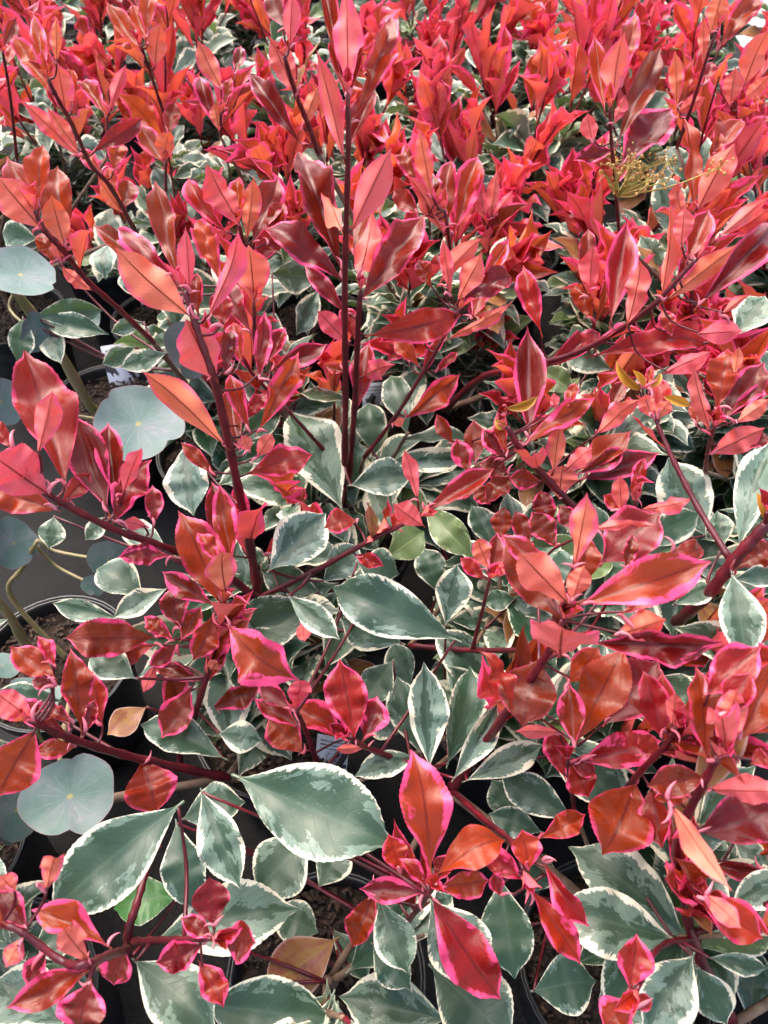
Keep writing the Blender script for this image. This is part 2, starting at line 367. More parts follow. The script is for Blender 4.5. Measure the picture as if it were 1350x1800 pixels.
class Geo:
    def __init__(s): s.V, s.F = [], []
    def add(s, V, Fc):
        b = len(s.V); s.V += list(V); s.F += [tuple(i+b for i in f) for f in Fc]
    def tube(s, pts, r0, r1, n=8, sides=7, nodes=0):
        cp = curve_pts(pts, n); k = len(cp)-1; rr = [r0+(r1-r0)*i/k for i in range(k+1)]
        if nodes:
            for i in range(1, k, nodes): rr[i] *= 1.22
        s.add(*tube_geo(cp, rr, sides))
    def obj(s, name, mat, parent, off):
        return link(name, mk_mesh(name, [np.asarray(v)-off for v in s.V], s.F, mat), parent)

def stip_mesh(seed):
    rs = np.random.RandomState(seed); c = rs.uniform(.5, 1.1); pts = [np.array([0, math.sin(c*2.2*t)/2.2, .5*(1-math.cos(c*2.2*t))]) for t in np.linspace(0, 1, 8)]
    V, Fc = tube_geo(pts, [.05, .085, .09, .085, .07, .05, .03, .006], 5)
    return mk_mesh('stipule', V, Fc, M['stip'], [(0.5, .5)]*len(V))
STIP = [stip_mesh(300+k) for k in range(4)]

# ------------------------------------------------------------------ pots and plants
def lathe(prof, n=40):
    V, Fc = [], []
    for r, z in prof:
        for a in range(n): V.append((r*math.cos(6.28318*a/n), r*math.sin(6.28318*a/n), z))
    for i in range(len(prof)-1):
        for a in range(n): Fc.append((i*n+a, i*n+(a+1) % n, (i+1)*n+(a+1) % n, (i+1)*n+a))
    return V, Fc
PR = .085
V, Fc = lathe([(.001, .002), (.062, .002), (.064, .006), (.079, .150), (.079, .152), (.0835, .153), (PR, .156), (PR, .170), (.0835, .173), (.0815, .172), (.0805, .168), (.077, .140), (.062, .02), (.001, .018)])
POT = mk_mesh('pot', V, Fc, M['pot'])
V, Fc = lathe([(PR-.0005, .1735), (.0862, .1750), (.0868, .1735), (.0866, .166), (.0855, .163)])
RIM = mk_mesh('rim', V, Fc, M['pot'])
def soil_mesh(seed):
    rs = np.random.RandomState(seed); V, Fc = [(0, 0, .158)], []; na, nr = 30, 7
    for j in range(1, nr+1):
        for a in range(na):
            r = .0785*j/nr; V.append((r*math.cos(6.283*a/na), r*math.sin(6.283*a/na), .155 + rs.uniform(-.003, .004) - .004*(j/nr)**3))
    for a in range(na): Fc.append((0, 1+a, 1+(a+1) % na))
    for j in range(nr-1):
        for a in range(na):
            b = 1+j*na; Fc.append((b+a, b+na+a, b+na+(a+1) % na, b+(a+1) % na))
    return mk_mesh('soil', V, Fc, M['soil'])
def chips_mesh(seed):
    rs = np.random.RandomState(seed); g = Geo()
    for i in range(800):
        r = .076*math.sqrt(rs.uniform()); a = rs.uniform(0, 6.28); c = np.array([r*math.cos(a), r*math.sin(a), .157+rs.uniform(0, .003)])
        L = rs.uniform(.001, .0042); W = L*rs.uniform(.2, .5); H = rs.uniform(.0003, .0012); ya = rs.uniform(0, 6.28)
        ax = nrm([math.cos(ya), math.sin(ya), rs.uniform(-.4, .4)]); bx = nrm(np.cross([0, 0, 1], ax)); cx = np.cross(ax, bx)
        V = [c + ax*L*sx*(.6 if sz > 0 else 1) + bx*W*sy + cx*H*sz for sx in (-1, 1) for sy in (-1, 1) for sz in (-1, 1)]
        g.add(V, [(0, 1, 3, 2), (4, 6, 7, 5), (0, 4, 5, 1), (2, 3, 7, 6), (0, 2, 6, 4), (1, 5, 7, 3)])
    return mk_mesh('bark_chips', g.V, g.F, M['chip'], smooth=False)
SOIL = [soil_mesh(400+k) for k in range(3)]; CHIP = [chips_mesh(410+k) for k in range(3)]
def label_mesh():
    V, UVs, Fc = [], [], []; n = 6; w, h = .030, .045
    for k, off in ((0, .0004), (1, -.0004)):
        for i in range(n+1):
            t = i/n
            for s_ in (0, 1): V.append(((s_-.5)*w, off + .006*t*t, t*h)); UVs.append((s_, t))
    m = (n+1)*2
    for i in range(n):
        a = i*2; Fc.append((a, a+2, a+3, a+1)); Fc.append((m+a, m+a+1, m+a+3, m+a+2))
        Fc.append((a, m+a, m+a+2, a+2)); Fc.append((a+1, a+3, m+a+3, m+a+1))
    Fc.append((2*n, m+2*n, m+2*n+1, 2*n+1)); Fc.append((0, 1, m+1, m))
    return mk_mesh('plant_label', V, Fc, M['label'], UVs)
LABEL = label_mesh()

PLANTS = []
class Plant:
    def __init__(s, name, x, y, label, cat, group=None, h=.36, near=False, fill=1.0, euc=False):
        s.loc = np.array([x, y, .006]); s.h = h; s.near = near; s.fill = fill; s.euc = euc
        s.root = link(name, None); s.root.location = s.loc; s.root['label'] = label; s.root['category'] = cat
        if group: s.root['group'] = group
        k = len(PLANTS); rz = U(0, 6.28)
        s.pot = link('pot', POT, s.root); s.pot.rotation_euler.z = rz; rm = link('rim', RIM, s.pot)
        so = link('soil', SOIL[k % 3], s.root); so.rotation_euler.z = rz
        ch = link('bark_chips', CHIP[k % 3], so); ch['kind'] = 'stuff'
        s.base = s.loc + [U(-.008, .008), U(-.008, .008), .150]
        if not euc:
            g = Geo(); top = s.base + [U(-.012, .012), U(-.012, .012), .075]; s.top = top
            g.tube([s.base - [0, 0, .01], s.base*.5+top*.5+[U(-.005, .005), U(-.005, .005), 0], top], .0052, .0042, 8, 8, 3)
            s.trunk = g.obj('trunk', M['wood'], s.root, s.loc)
        else: s.top = s.base.copy()
        s.wood = [s.top]
        PLANTS.append(s)
ROW = 'variegated photinias standing in rows'
def photinia(x, y, label, **k): return Plant('potted_photinia', x, y, label, 'potted plant', ROW, **k)
BACKLABEL = 'potted photinia with narrow coral red shoots in the %s crowded row behind the tallest shoot'
p_bl = photinia(-.33, .10, 'potted photinia with hot pink shoots over bare dark matting beside the large blue-grey disc leaf', near=True)
p_bc = photinia(-.05, .122, 'potted photinia with big grey-green leaves and glossy red leaf star above bark compost', near=True)
p_br = photinia(.204, .135, 'potted photinia with fan of orange-brown leaves over long cream-edged leaves', near=True)
p_rr = photinia(.42, .16, 'potted photinia with crimson leaf cluster on a thick bent dark red stem', near=True)
p_l1 = photinia(-.43, .235, 'potted photinia with low brown-red shoot reaching over the blue-grey disc leaf', near=True)
p_c2 = photinia(-.115, .36, 'potted photinia with leaning dark red stem, arched glossy leaf and orange leaf fan', near=True)
p_c3 = photinia(.13, .38, 'potted photinia with pink-edged star of leaves beside the smooth plain green leaf', near=True)
p_r3 = photinia(.36, .40, 'potted photinia with purple-brown branch and drooping cream-edged green leaf', near=True)
p_ct = photinia(-.05, .60, 'potted photinia with the tallest straight dark red shoot, leaves pointing upward', near=True)
p_r4 = photinia(.20, .62, 'potted photinia with yellow bud leaves at the tips of its crimson shoots', near=True)
p_r5 = photinia(.45, .66, 'potted photinia with upright orange leaf bouquet next to the yellow bud', near=True)
p_l4 = photinia(-.23, .76, 'potted photinia with long slanting shoot of red leaves above the round-leaved plant', near=True, fill=.5)
p_m5 = photinia(.06, .84, 'potted photinia with hot pink upright leaf tuft right behind the tallest shoot', near=True)
p_r6 = photinia(.33, .88, 'potted photinia with long near-level branch of upright leaves and purple glossy leaf')
p_f = photinia(.58, .90, 'potted photinia carrying a spray of small orange flower buds')
p_l6 = photinia(-.62, 1.08, 'potted photinia with diagonal shoot and pale mauve arched leaf')
EUC = 'round-leaved blue-grey plants among the photinias'
e1 = Plant('potted_eucalyptus', -.37, .43, 'potted plant with round blue-grey waxy leaves and olive cane beside bare matting', 'potted plant', EUC, euc=True)
e2 = Plant('potted_eucalyptus', -.41, .86, 'potted plant with thick slanting cane, pale grey leaf and printed white label', 'potted plant', EUC, euc=True)
for yy, xs in ((1.05, (-.37, -.13, .12, .37, .585, .80)), (1.28, (-.76, -.52, -.28, -.03, .22, .47, .72)), (1.52, (-.86, -.62, -.38, -.13, .11, .36, .62)), (1.78, (-.95, -.7, -.44, -.18, .08, .34, .6, .86)), (2.06, (-1.15, -.88, -.6, -.32, -.04, .25, .53, .8)), (2.34, (-1.2, -.9, -.55, -.2, .12, .42, .72))):
    for x in xs: photinia(x + U(-.02, .02), yy + U(-.02, .02), BACKLABEL % {1.05: 'first', 1.28: 'second', 1.52: 'third', 1.78: 'fourth', 2.06: 'fifth', 2.34: 'sixth'}[yy], h=U(.33, .4))
# ------------------------------------------------------------------ the shoots one can tell apart: stem points and leaves (measured on the photograph, placed in depth)
# S name stem points x,y,depth ... : thickness at foot, tip (mm) ; then leaf lines: kind base tip width [roll=degrees] [d=depth] [t=tip depth change]
HERO = """
S ct 604,890,.85 607,700,.755 606,500,.655 612,270,.555 611,165,.52 : 3.4 1.5
Kp 613,165 610,-25 55 t=.0
U 620,215 687,27 46 t=.02
Bp 606,285 556,85 42
Up 610,175 567,-12 32 t=.05
Uf 613,255 660,148 34
Uf 615,170 637,50 22
Uf 607,170 590,40 26
U 600,473 520,258 70 r=12
B 602,410 572,285 34 t=.05
Pa 602,492 462,402 58
B 617,410 690,258 60
O 620,440 668,330 50 t=.06
Ub 607,652 572,644 20
S ct 614,845,.84 624,700,.77 630,560,.70 634,510,.68 : 3.2 2.0
U 635,527 750,370 74 r=-10
B 630,490 655,372 58 t=.05
Ua 650,590 812,553 66
Up 612,555 530,460 34
B 612,605 557,545 42
U 627,722 650,598 48
Bp 640,660 690,640 40 t=.03
Uf 625,600 600,535 30
S ct 605,830,.845 550,770,.80 500,715,.77 : 2.4 1.4
P 478,650 580,602 44 d=.76
B 600,850 585,795 26
S ct 640,805,.83 700,725,.79 770,610,.74 806,545,.71 : 2.2 1.4
B 803,533 850,443 44
Pa 810,532 900,487 50
Up 845,502 897,415 32
Bp 793,522 778,417 26
B 770,502 847,417 36
Bp 780,600 903,528 24
U 745,605 735,540 36
Up 758,505 735,455 36
U 713,735 812,657 50
B 688,745 712,738 18
U 737,645 690,600 30
U 765,655 805,617 20
B 720,640 700,570 34 d=.8
U 830,560 860,480 40 d=.78
S c2 462,1092,.73 440,960,.69 415,840,.64 385,700,.58 371,650,.56 340,560,.535 325,510,.53 : 4.4 1.8
Bo 333,555 203,435 80 r=10
Uo 320,533 153,383 42 t=.04
Up 323,515 207,400 46 t=.03
Uo 313,490 270,313 46
B 333,515 325,397 32
Bp 363,562 420,403 42
U 350,560 347,478 32
U 393,575 387,508 44
B 380,668 325,560 84 t=-.03
U 395,655 406,575 34
Bo 397,785 247,650 62 r=-12
O 380,835 317,777 28
O 420,790 400,673 38 t=.05
Up 440,760 403,655 38
Up 455,665 466,545 38 d=.6
Uf 425,640 408,560 30 d=.62
Op 453,760 528,615 52
Ua 440,830 550,800 62
B 452,805 480,762 34
B 440,795 424,765 26
Uf 400,985 375,840 46 d=.62
U 430,740 470,690 30 d=.65
S c2 455,1052,.70 560,1000,.66 660,945,.63 738,908,.61 : 2.6 1.6
B 745,925 690,885 44
B 735,880 710,790 28
U 747,897 872,820 44
Uf 690,932 706,895 22
Ua 626,915 570,928 48
U 625,977 675,994 30
Up 463,977 512,940 24
B 532,1090 536,1128 28 d=.66
U 790,880 835,845 34 d=.68
S c2 400,1365,.70 318,1345,.70 345,1250,.665 375,1150,.625 392,1060,.59 : 3.2 2.0
Uo 390,1067 313,893 90 r=8
Up 405,992 385,850 50
Bp 397,1042 392,968 64 t=-.02
Up 387,990 345,935 34 d=.575
Pp 302,977 205,980 42 r=20
Up 377,1065 283,1003 46
Uo 317,1105 300,1030 54 d=.62
Upf 317,1127 353,1065 36
Uo 377,1077 340,1162 54
Uoa 273,1120 115,1120 76
U 277,1132 190,1152 50 t=.02
Up 307,1127 253,1083 32
U 312,1133 262,1172 34
U 355,1198 265,1165 34
Bp 275,1165 252,1217 26
U 337,1207 283,1298 60
Uo 368,1247 462,1205 46
Uap 403,1102 528,1196 92 d=.57
S c2 462,1060,.70 380,1000,.65 290,962,.60 200,930,.56 105,882,.52 60,850,.50 : 3.6 1.8
U 115,850 43,608 112 r=12 t=.03
U 190,900 125,720 80 r=-8
Bp 65,802 93,685 50 d=.485
Bw 85,868 -20,795 86 t=-.04
Uo 100,897 -25,850 74
U 25,790 -12,738 34
Pp 200,917 263,805 64
Upf 205,880 187,733 44
Bp 215,870 250,782 36
Up 270,925 268,850 38
B 262,927 215,917 24
U 110,880 160,830 40 d=.55
S l1 400,1367,.68 250,1335,.60 130,1300,.53 50,1265,.49 : 3.6 2.0
Uo 97,1192 17,1135 50
Up 98,1172 66,1118 30
Uo 143,1282 125,1138 60 r=10
U 180,1275 160,1178 40
U 97,1207 53,1195 26
U 130,1272 66,1236 30
P 123,1293 27,1227 46
Bp 60,1268 -12,1215 54
Uo 62,1282 -8,1405 94
Uo 133,1313 60,1323 40
P 150,1287 167,1228 30
Uw 247,1340 274,1432 92 r=-12
S bl 225,1690,.60 225,1640,.56 240,1590,.56 262,1515,.58 : 3.6 2.2
S bl 235,1655,.55 300,1652,.51 372,1650,.48 : 2.6 1.6
Uw 377,1627 368,1542 62
Up 373,1648 317,1612 40
Up 357,1660 272,1694 58
Uwp 393,1653 449,1658 64
Up 350,1690 394,1770 54
S bl 225,1668,.52 190,1680,.45 150,1695,.41 110,1690,.42 40,1640,.42 0,1622,.42 : 2.6 1.6
Up 190,1663 53,1597 58 r=20
B 160,1692 113,1632 50 t=-.02
Upf 220,1660 195,1737 52
Up 165,1700 8,1773 62
Upw 160,1725 138,1812 84
Upf 83,1670 43,1737 36
Up 47,1632 -12,1568 56
B 27,1567 0,1538 40
Bp 80,1570 98,1502 42
Bp 40,1650 10,1700 40
S bc 790,1385,.64 850,1440,.58 900,1480,.53 920,1530,.51 : 2.4 1.6
Up 920,1547 842,1490 50
U 930,1530 918,1458 58
U 955,1515 1037,1632 40 r=20
Up 930,1560 1022,1697 56
Uo 947,1475 1032,1430 50
Up 880,1575 868,1535 30
S bc 700,1640,.62 740,1590,.54 762,1558,.495 : 2.2 1.6
Uap 757,1527 722,1317 96 d=.49
Uoa 772,1535 888,1478 78
U 705,1535 684,1466 50
Up 753,1557 700,1508 32
Up 747,1570 628,1562 50
Uo 660,1565 618,1667 58
Uop 770,1560 864,1549 52 r=20
Up 760,1580 880,1757 100
Uf 765,1550 790,1500 30
S c3 575,1400,.72 560,1350,.66 540,1290,.62 522,1250,.60 : 2.4 1.6
Up 527,1280 446,1227 40
Uo 532,1324 470,1258 66
B 522,1247 530,1192 46
Up 613,1304 507,1236 56
U 512,1247 448,1198 40
S c3 760,1355,.66 700,1335,.63 640,1312,.60 615,1295,.58 : 2.6 1.8
U 623,1297 597,1158 84
Upf 640,1300 665,1222 54
B 647,1313 588,1317 18
S br 790,1390,.64 850,1310,.60 920,1210,.54 962,1150,.51 990,1090,.48 : 4.2 2.0
Kp 1010,1000 1036,862 50 d=.45
Uo 1013,1045 1033,935 54 d=.47
Uo 995,1097 886,940 84 r=15
B 1000,1062 912,972 76 d=.455
Up 962,1002 880,938 44 d=.47
B 1005,1060 1027,992 44 d=.45
Up 1023,1062 1252,985 92 d=.44 t=-.01
Up 1090,1080 1240,1002 56 d=.47
U 1180,970 1238,968 40 d=.5
Bw 985,1152 990,1095 112 d=.47 t=-.05
Pp 1043,1130 1275,1130 64 d=.48
Bp 1080,1117 1172,1088 60 d=.47
Up 1100,1002 1113,938 30 d=.5
Pw 1057,990 1162,898 92 d=.55
B 1035,931 1152,924 20 d=.53
Uo 948,1158 918,1278 112 d=.54
U 905,1250 849,1140 34 d=.51 r=45
Uo 1015,1302 1100,1138 92 d=.53
Uo 1000,1200 1052,1138 62 d=.55
Pw 1065,1272 1162,1160 92 d=.58
Upf 1010,1315 1000,1198 44 d=.51
S br 1010,1425,.62 1003,1380,.58 997,1335,.555 : 1.8 1.4
U 993,1367 968,1273 50
Up 1020,1337 1165,1300 76
U 1003,1340 1035,1402 58
B 990,1287 903,1285 26
Uf 1000,1340 1050,1360 36
S br 1060,1450,.62 1110,1375,.55 1170,1310,.50 1190,1280,.48 : 2.6 1.6
Uow 1118,1377 1062,1503 108
U 1145,1380 1162,1492 60 r=25
U 1163,1298 1130,1178 60
B 1180,1283 1187,1218 36
Uf 1170,1290 1165,1180 40 d=.52
U 1160,1330 1120,1290 40 d=.53
S rr 1290,1800,.58 1222,1660,.55 1200,1560,.53 1190,1480,.49 1230,1390,.45 1262,1330,.42 : 4.0 2.0
U 1243,1335 1222,1168 76
Up 1240,1222 1338,1134 80 d=.42
Uo 1300,1302 1370,1158 84
Bp 1263,1332 1297,1208 56
Bp 1277,1328 1263,1253 54 t=-.03
B 1243,1388 1378,1390 50 t=-.03
Pw 1227,1462 1372,1420 90
Uo 1240,1367 1138,1382 64
U 1220,1397 1148,1402 30
B 1175,1407 1286,1567 46 d=.40
Up 1320,1342 1352,1328 40
Uf 1280,1260 1320,1180 50 d=.41
S rr 1215,1645,.55 1210,1590,.52 1225,1575,.48 : 2.0 1.4
Uf 1225,1577 1350,1652 62 d=.44
B 1240,1572 1302,1632 44 d=.43
P 1350,1532 1250,1520 36 d=.53
S rr 1220,1650,.55 1160,1665,.51 1120,1740,.465 : 2.4 1.4
Upf 1107,1742 1122,1643 56
Upw 1110,1762 1060,1806 66
U 1115,1772 1147,1755 30
S rr 1216,1640,.55 1280,1620,.53 1360,1585,.50 : 2.6 2.0
S r3 1180,1100,.70 1240,1050,.63 1290,985,.60 1352,918,.58 : 5.0 4.4
Uo 1290,1002 1365,958 64
S r3 1284,985,.605 1220,880,.63 1170,780,.645 1150,728,.65 : 2.6 1.6
Y 1127,685 1082,632 20
Y 1132,682 1112,650 14
Y 1142,682 1162,655 14
Up 1137,682 1146,640 16
Y 1167,697 1214,715 20
B 1150,737 1133,692 34
B 1156,737 1177,703 32
P 1160,737 1160,655 44 t=.04
S r3 1345,930,.585 1350,900,.57 : 2.4 2.0
Y 1347,915 1330,865 22
S r4 830,1143,.68 850,1065,.64 861,1018,.61 : 1.8 1.2
U 853,1018 808,980 32
Uf 863,1014 876,933 30
B 863,1016 893,988 26
B 861,1002 838,945 40
S r4 720,1135,.72 830,1143,.68 955,1142,.62 : 2.6 2.2
S r4 1010,895,.72 960,840,.70 915,790,.68 892,750,.67 : 4.0 2.2
Y 890,717 946,696 20
Y 886,755 870,738 18
Up 917,783 1047,699 40
B 973,833 985,745 38
Bw 982,876 990,815 56
B 993,828 1042,787 38
Uo 1013,828 1112,750 56
P 1020,843 1169,790 56 t=.03
Up 1010,835 1100,785 36
Bp 1047,765 1125,702 38
U 1070,722 1097,665 30
O 995,715 1012,672 26
Bp 975,720 974,690 18
U 930,770 928,570 62 d=.71 r=14
Uo 890,800 873,720 24
O 835,817 833,733 42 d=.76
O 797,782 767,727 30 d=.78
Up 825,832 802,770 40 d=.75
Upf 887,808 846,752 30 d=.72
Uo 895,835 843,812 44 d=.73
O 835,850 862,887 40 d=.74
O 902,840 853,882 44 d=.73
U 952,847 894,840 42 d=.71
U 965,930 950,860 44 d=.70
O 930,957 905,898 40 d=.69
U 977,962 935,898 50 d=.68
U 1010,930 985,890 40 d=.69
O 880,950 885,890 40 d=.72
S r4 1100,960,.70 1115,905,.66 1118,880,.65 : 1.8 1.2
B 1093,902 1089,835 34
Up 1113,878 1134,802 30
Bp 1120,897 1220,874 30
U 1105,900 1060,870 36
S r5 1240,830,.72 1245,790,.69 1256,750,.66 : 2.2 1.4
B 1250,765 1216,642 32
Uo 1260,722 1280,612 60
U 1263,745 1348,630 60
Up 1277,735 1349,670 36
B 1247,798 1345,752 52
B 1290,745 1354,700 34
O 1223,748 1228,695 36
B 1290,662 1299,608 22
U 1300,790 1352,765 36
S r6 780,720,.92 845,665,.87 900,650,.83 1000,625,.78 1080,585,.74 1150,535,.70 1190,492,.68 1225,455,.665 : 4.0 1.6
P 1073,568 1104,382 58
B 1103,572 1128,455 46
B 1163,528 1178,348 34
B 1197,436 1204,362 38
Uf 1207,462 1249,363 42
Bo 1168,530 1299,428 46
P 1227,538 1355,393 66
B 1257,422 1358,343 30
Up 1190,500 1213,440 34
Pa 958,646 1054,585 46
Pa 1040,627 1244,612 54
B 1165,657 1252,620 36
B 1225,587 1306,582 48
Bp 1265,555 1322,516 18
U 952,587 918,463 46 d=.77
U 1180,590 1165,545 34 d=.74
S r6 1046,610,.84 1043,565,.81 1036,520,.80 : 1.8 1.3
B 1035,525 1044,428 42 d=.80
U 1027,500 1034,395 34 d=.81
O 1043,565 1010,497 38 d=.80
S f 1090,425,.89 1082,330,.82 1075,250,.77 1072,190,.74 : 2.2 1.4
Bp 1077,188 1098,55 46
Up 1063,198 1043,55 34
Up 1090,155 1117,23 38
Uo 1087,248 1164,78 52
Pp 1093,288 1184,180 80
B 1043,252 1033,198 34
Pp 1080,264 1008,280 32
B 1078,220 1100,165 22
S f 1215,590,.90 1216,470,.84 1215,375,.80 : 2.6 1.8
U 1220,375 1207,196 34 r=30
B 1227,368 1292,253 60
Uf 1253,270 1306,203 40
Uf 1245,300 1270,225 20
B 1200,380 1190,320 30
S f 1190,260,1.02 1215,190,.96 1245,95,.90 1262,50,.88 : 2.4 1.4
B 1190,192 1187,86 30
B 1190,198 1240,170 30
O 1260,88 1337,-10 44
B 1250,58 1270,-15 40
B 1237,115 1237,27 22
P 1236,150 1252,105 24
S f 1290,230,.98 1300,190,.95 : 2 1.4
B 1303,178 1352,133 32
B 1307,152 1354,50 50
B 1283,188 1293,118 38
S l4 270,602,.78 210,545,.71 150,490,.66 115,445,.625 75,402,.60 62,370,.59 : 2.8 1.6
B 73,402 -6,310 72 r=10
U 63,375 10,273 50
U 70,365 76,253 46
Uo 117,442 101,290 64
Bo 115,435 90,342 50
O 95,462 70,408 36
B 165,512 107,470 28
B 110,460 95,420 26
S l6 240,410,.92 195,330,.84 160,290,.80 130,225,.74 105,180,.70 85,140,.68 : 2.6 1.5
Bp 117,208 100,108 44
Up 90,165 20,56 42
Uf 127,195 123,112 24
Up 80,130 56,13 30
B 100,112 98,30 22
Bp 143,278 37,177 34
Bp 140,268 83,188 26
Paa 163,268 252,207 38
Up 180,307 140,260 30
U 200,300 212,246 38
Uf 212,372 228,310 36
B 215,374 175,317 34
Up 205,350 190,290 26
S l6 30,280,.88 18,170,.80 5,92,.73 : 1.8 1.2
U 5,88 30,28 26
Up 12,112 22,73 20
S m1 410,520,.90 425,430,.84 420,395,.82 : 2.2 1.6
Bp 423,398 363,288 58
Up 400,412 330,312 38
B 433,425 447,308 40
Upf 418,400 417,300 26
U 445,425 490,308 62
P 450,470 486,400 50
U 390,502 345,385 46 d=.80
P 440,585 385,480 44 d=.76
B 447,532 437,430 66 d=.72
U 470,430 500,350 40
S m1 450,640,.78 447,580,.74 446,530,.72 : 2 1.4
Upf 470,640 500,570 30
S m5 795,470,.88 788,410,.81 782,370,.79 : 2.2 1.5
Bp 780,412 716,305 44
U 783,405 793,275 46
Up 797,412 842,268 56
B 785,402 773,322 26
Kp 760,350 735,225 32
Up 735,335 711,253 34
U 735,377 690,333 40
U 755,385 760,300 36
S m5 858,470,.88 857,395,.83 : 1.8 1.3
B 855,392 845,315 32
B 860,388 872,300 24
B 863,385 902,333 26
S l5 293,215,1.0 265,130,.95 248,80,.92 : 2.0 1.4
O 247,92 185,-2 34
O 258,67 263,-12 36
Bo 273,118 283,40 44
O 262,80 230,0 30
S l5 387,240,.98 388,200,.96 : 1.8 1.4
Bo 390,158 347,70 40
U 413,135 424,76 24
Up 387,235 350,132 34
B 385,230 377,180 28
Up 393,190 406,132 22
S l5 292,335,1.0 291,285,.97 : 1.8 1.4
U 290,290 240,213 40
Bo 287,285 300,230 38
U 293,238 307,176 34
S l6 190,275,.88 188,205,.85 : 1.8 1.3
Upf 185,202 140,131 30
Bp 193,197 222,112 24
S m1 560,270,.80 540,215,.74 520,165,.70 500,100,.66 : 2.8 1.8
B 520,170 472,62 46
P 530,255 437,128 44
U 500,50 470,-20 40
B 510,85 515,-15 34
B 530,230 560,150 28
"""
GREENS = """
G bl 313,1417 82,1612 124 .53
G bc 420,1367 697,1488 152 .55
G bc 310,1447 347,1603 74 .58
V bc 355,1393 424,1563 74 .55
G bc 322,1440 432,1410 74 .62
G bc 545,1470 448,1572 104 .61
V bc 278,1650 528,1598 112 .56
V bl 238,1690 382,1818 104 .52
G bc 345,1763 588,1788 112 .55
V bl 112,1802 -12,1722 112 .50
D bl 314,1573 199,1598 78 .64
A bc 590,1652 462,1742 94 .64
V bc 785,1792 596,1752 104 .60
G bc 757,1583 838,1733 114 .58
V bc 667,1581 718,1712 72 .545
G bc 655,1660 722,1738 62 .60
G bc 583,1633 648,1729 48 .67
G br 760,1700 902,1835 134 .60
G br 938,1742 1048,1724 94 .58
V br 1183,1650 965,1597 112 .545
V br 1207,1650 998,1488 112 .57
G br 1200,1652 1058,1793 134 .59
V rr 1217,1680 1128,1813 100 .52
G rr 1226,1700 1278,1803 70 .54
V rr 1247,1683 1350,1702 36 .52
V rr 1402,1530 1284,1592 60 .52
G rr 1318,1797 1330,1660 64 .62
V c3 755,1347 745,1163 78 .60
G c3 787,1342 826,1170 68 .64
G c3 738,1322 698,1188 64 .67
V c3 735,1332 622,1366 48 .63
Vv c3 798,1368 874,1236 48 .59
Vv br 820,1372 955,1308 54 .61
G br 1006,1441 876,1356 70 .61
G br 912,1442 864,1370 64 .67
G br 952,1462 858,1430 54 .63
G c3 800,1124 583,1032 104 .62
G c2 707,1131 598,1086 74 .67
V c3 783,1098 803,992 64 .68
V c2 474,1002 573,902 90 .65
G c2 562,1042 458,1000 64 .69
V c2 568,1022 632,958 64 .67
G c3 628,988 702,1010 70 .67
L c3 678,982 746,934 64 .69
L c3 748,888 832,982 58 .74
V c2 507,1047 598,1125 48 .63
G r4 872,962 828,888 50 .74
G r4 906,1052 848,1060 38 .70
G r4 770,1042 744,963 54 .73
V ct 600,893 508,722 104 .80
G ct 622,892 598,750 74 .85
V ct 617,853 726,838 70 .78
Vv ct 677,815 822,808 46 .81
G ct 662,802 648,708 60 .92
V c2 325,783 341,907 74 .71
V c2 292,962 213,930 50 .69
G c2 252,1052 170,1000 66 .71
V c2 207,1087 92,1060 40 .67
Vv c2 292,1035 198,1086 44 .67
V c2 95,908 86,966 46 .67
V c2 186,908 150,950 34 .67
G c2 237,1192 158,1150 64 .62
G c2 392,1332 246,1274 66 .65
V c2 385,1290 462,1302 56 .65
A c2 257,1243 188,1292 48 .67
G l1 -5,1213 110,1232 50 .61
V r4 1240,942 1174,804 94 .71
Vv r3 1300,962 1352,778 64 .63
V r3 1287,1010 1311,1163 76 .57
V r3 1185,1062 1256,1030 44 .62
G r3 1290,1018 1372,1014 40 .60
G r3 1120,962 1232,900 60 .68
V r3 1270,962 1260,898 44 .66
V ct 478,480 560,490 60 .92
V ct 560,510 520,590 44 .95
V l4 190,430 186,492 44 .87
V l4 214,478 236,522 34 .86
V l4 66,420 4,410 50 .86
V l4 252,566 194,584 30 .80
V l4 236,610 179,640 38 .79
V l4 292,620 211,646 40 .79
G l4 60,556 182,545 48 .86
G l4 70,565 192,588 44 .88
G l4 40,560 30,640 44 .86
V l4 72,560 108,640 44 .88
V r6 1290,590 1345,520 70 .76
V r6 1075,650 990,620 50 .86
L r6 1010,690 950,650 50 .88
G br 880,1545 905,1722 92 .61
G br 925,1570 960,1500 60 .66
G c3 690,1162 640,1242 62 .70
G c3 722,1205 690,1128 56 .72
V c3 640,1260 700,1290 50 .70
G bc 470,1600 560,1640 70 .66
G bc 560,1560 610,1480 70 .64
V bl 150,1640 60,1660 70 .56
G bl 60,1700 160,1760 70 .58
G br 850,1650 800,1700 60 .64
V rr 1290,1480 1350,1530 50 .60
G r3 1150,1190 1230,1230 60 .66
"""
EUCS = """
e1 123,1400 150 140 .63
e1 28,1425 85 100 .66
e1 12,1450 60 70 .70
e1 190,985 66 80 .76
e1 24,955 78 86 .77
e1 165,1028 40 42 .79
e1 5,1170 60 40 .76
e1 60,1225 90 60 .68
e2 243,745 160 120 .77
e2 36,483 132 66 .72
e2 62,585 56 66 .86
e2 2,705 70 80 .70
e2 335,615 90 100 .84
e2 150,560 50 46 .95
"""
PK = dict(bl=p_bl, bc=p_bc, br=p_br, rr=p_rr, l1=p_l1, c2=p_c2, c3=p_c3, r3=p_r3, ct=p_ct, r4=p_r4, r5=p_r5, l4=p_l4, m5=p_m5, r6=p_r6, f=p_f, l6=p_l6)
def back_plant(p):
    return min((q for q in PLANTS if not q.euc), key=lambda q: (q.loc[0]-p[0])**2 + (q.loc[1]-p[1])**2)

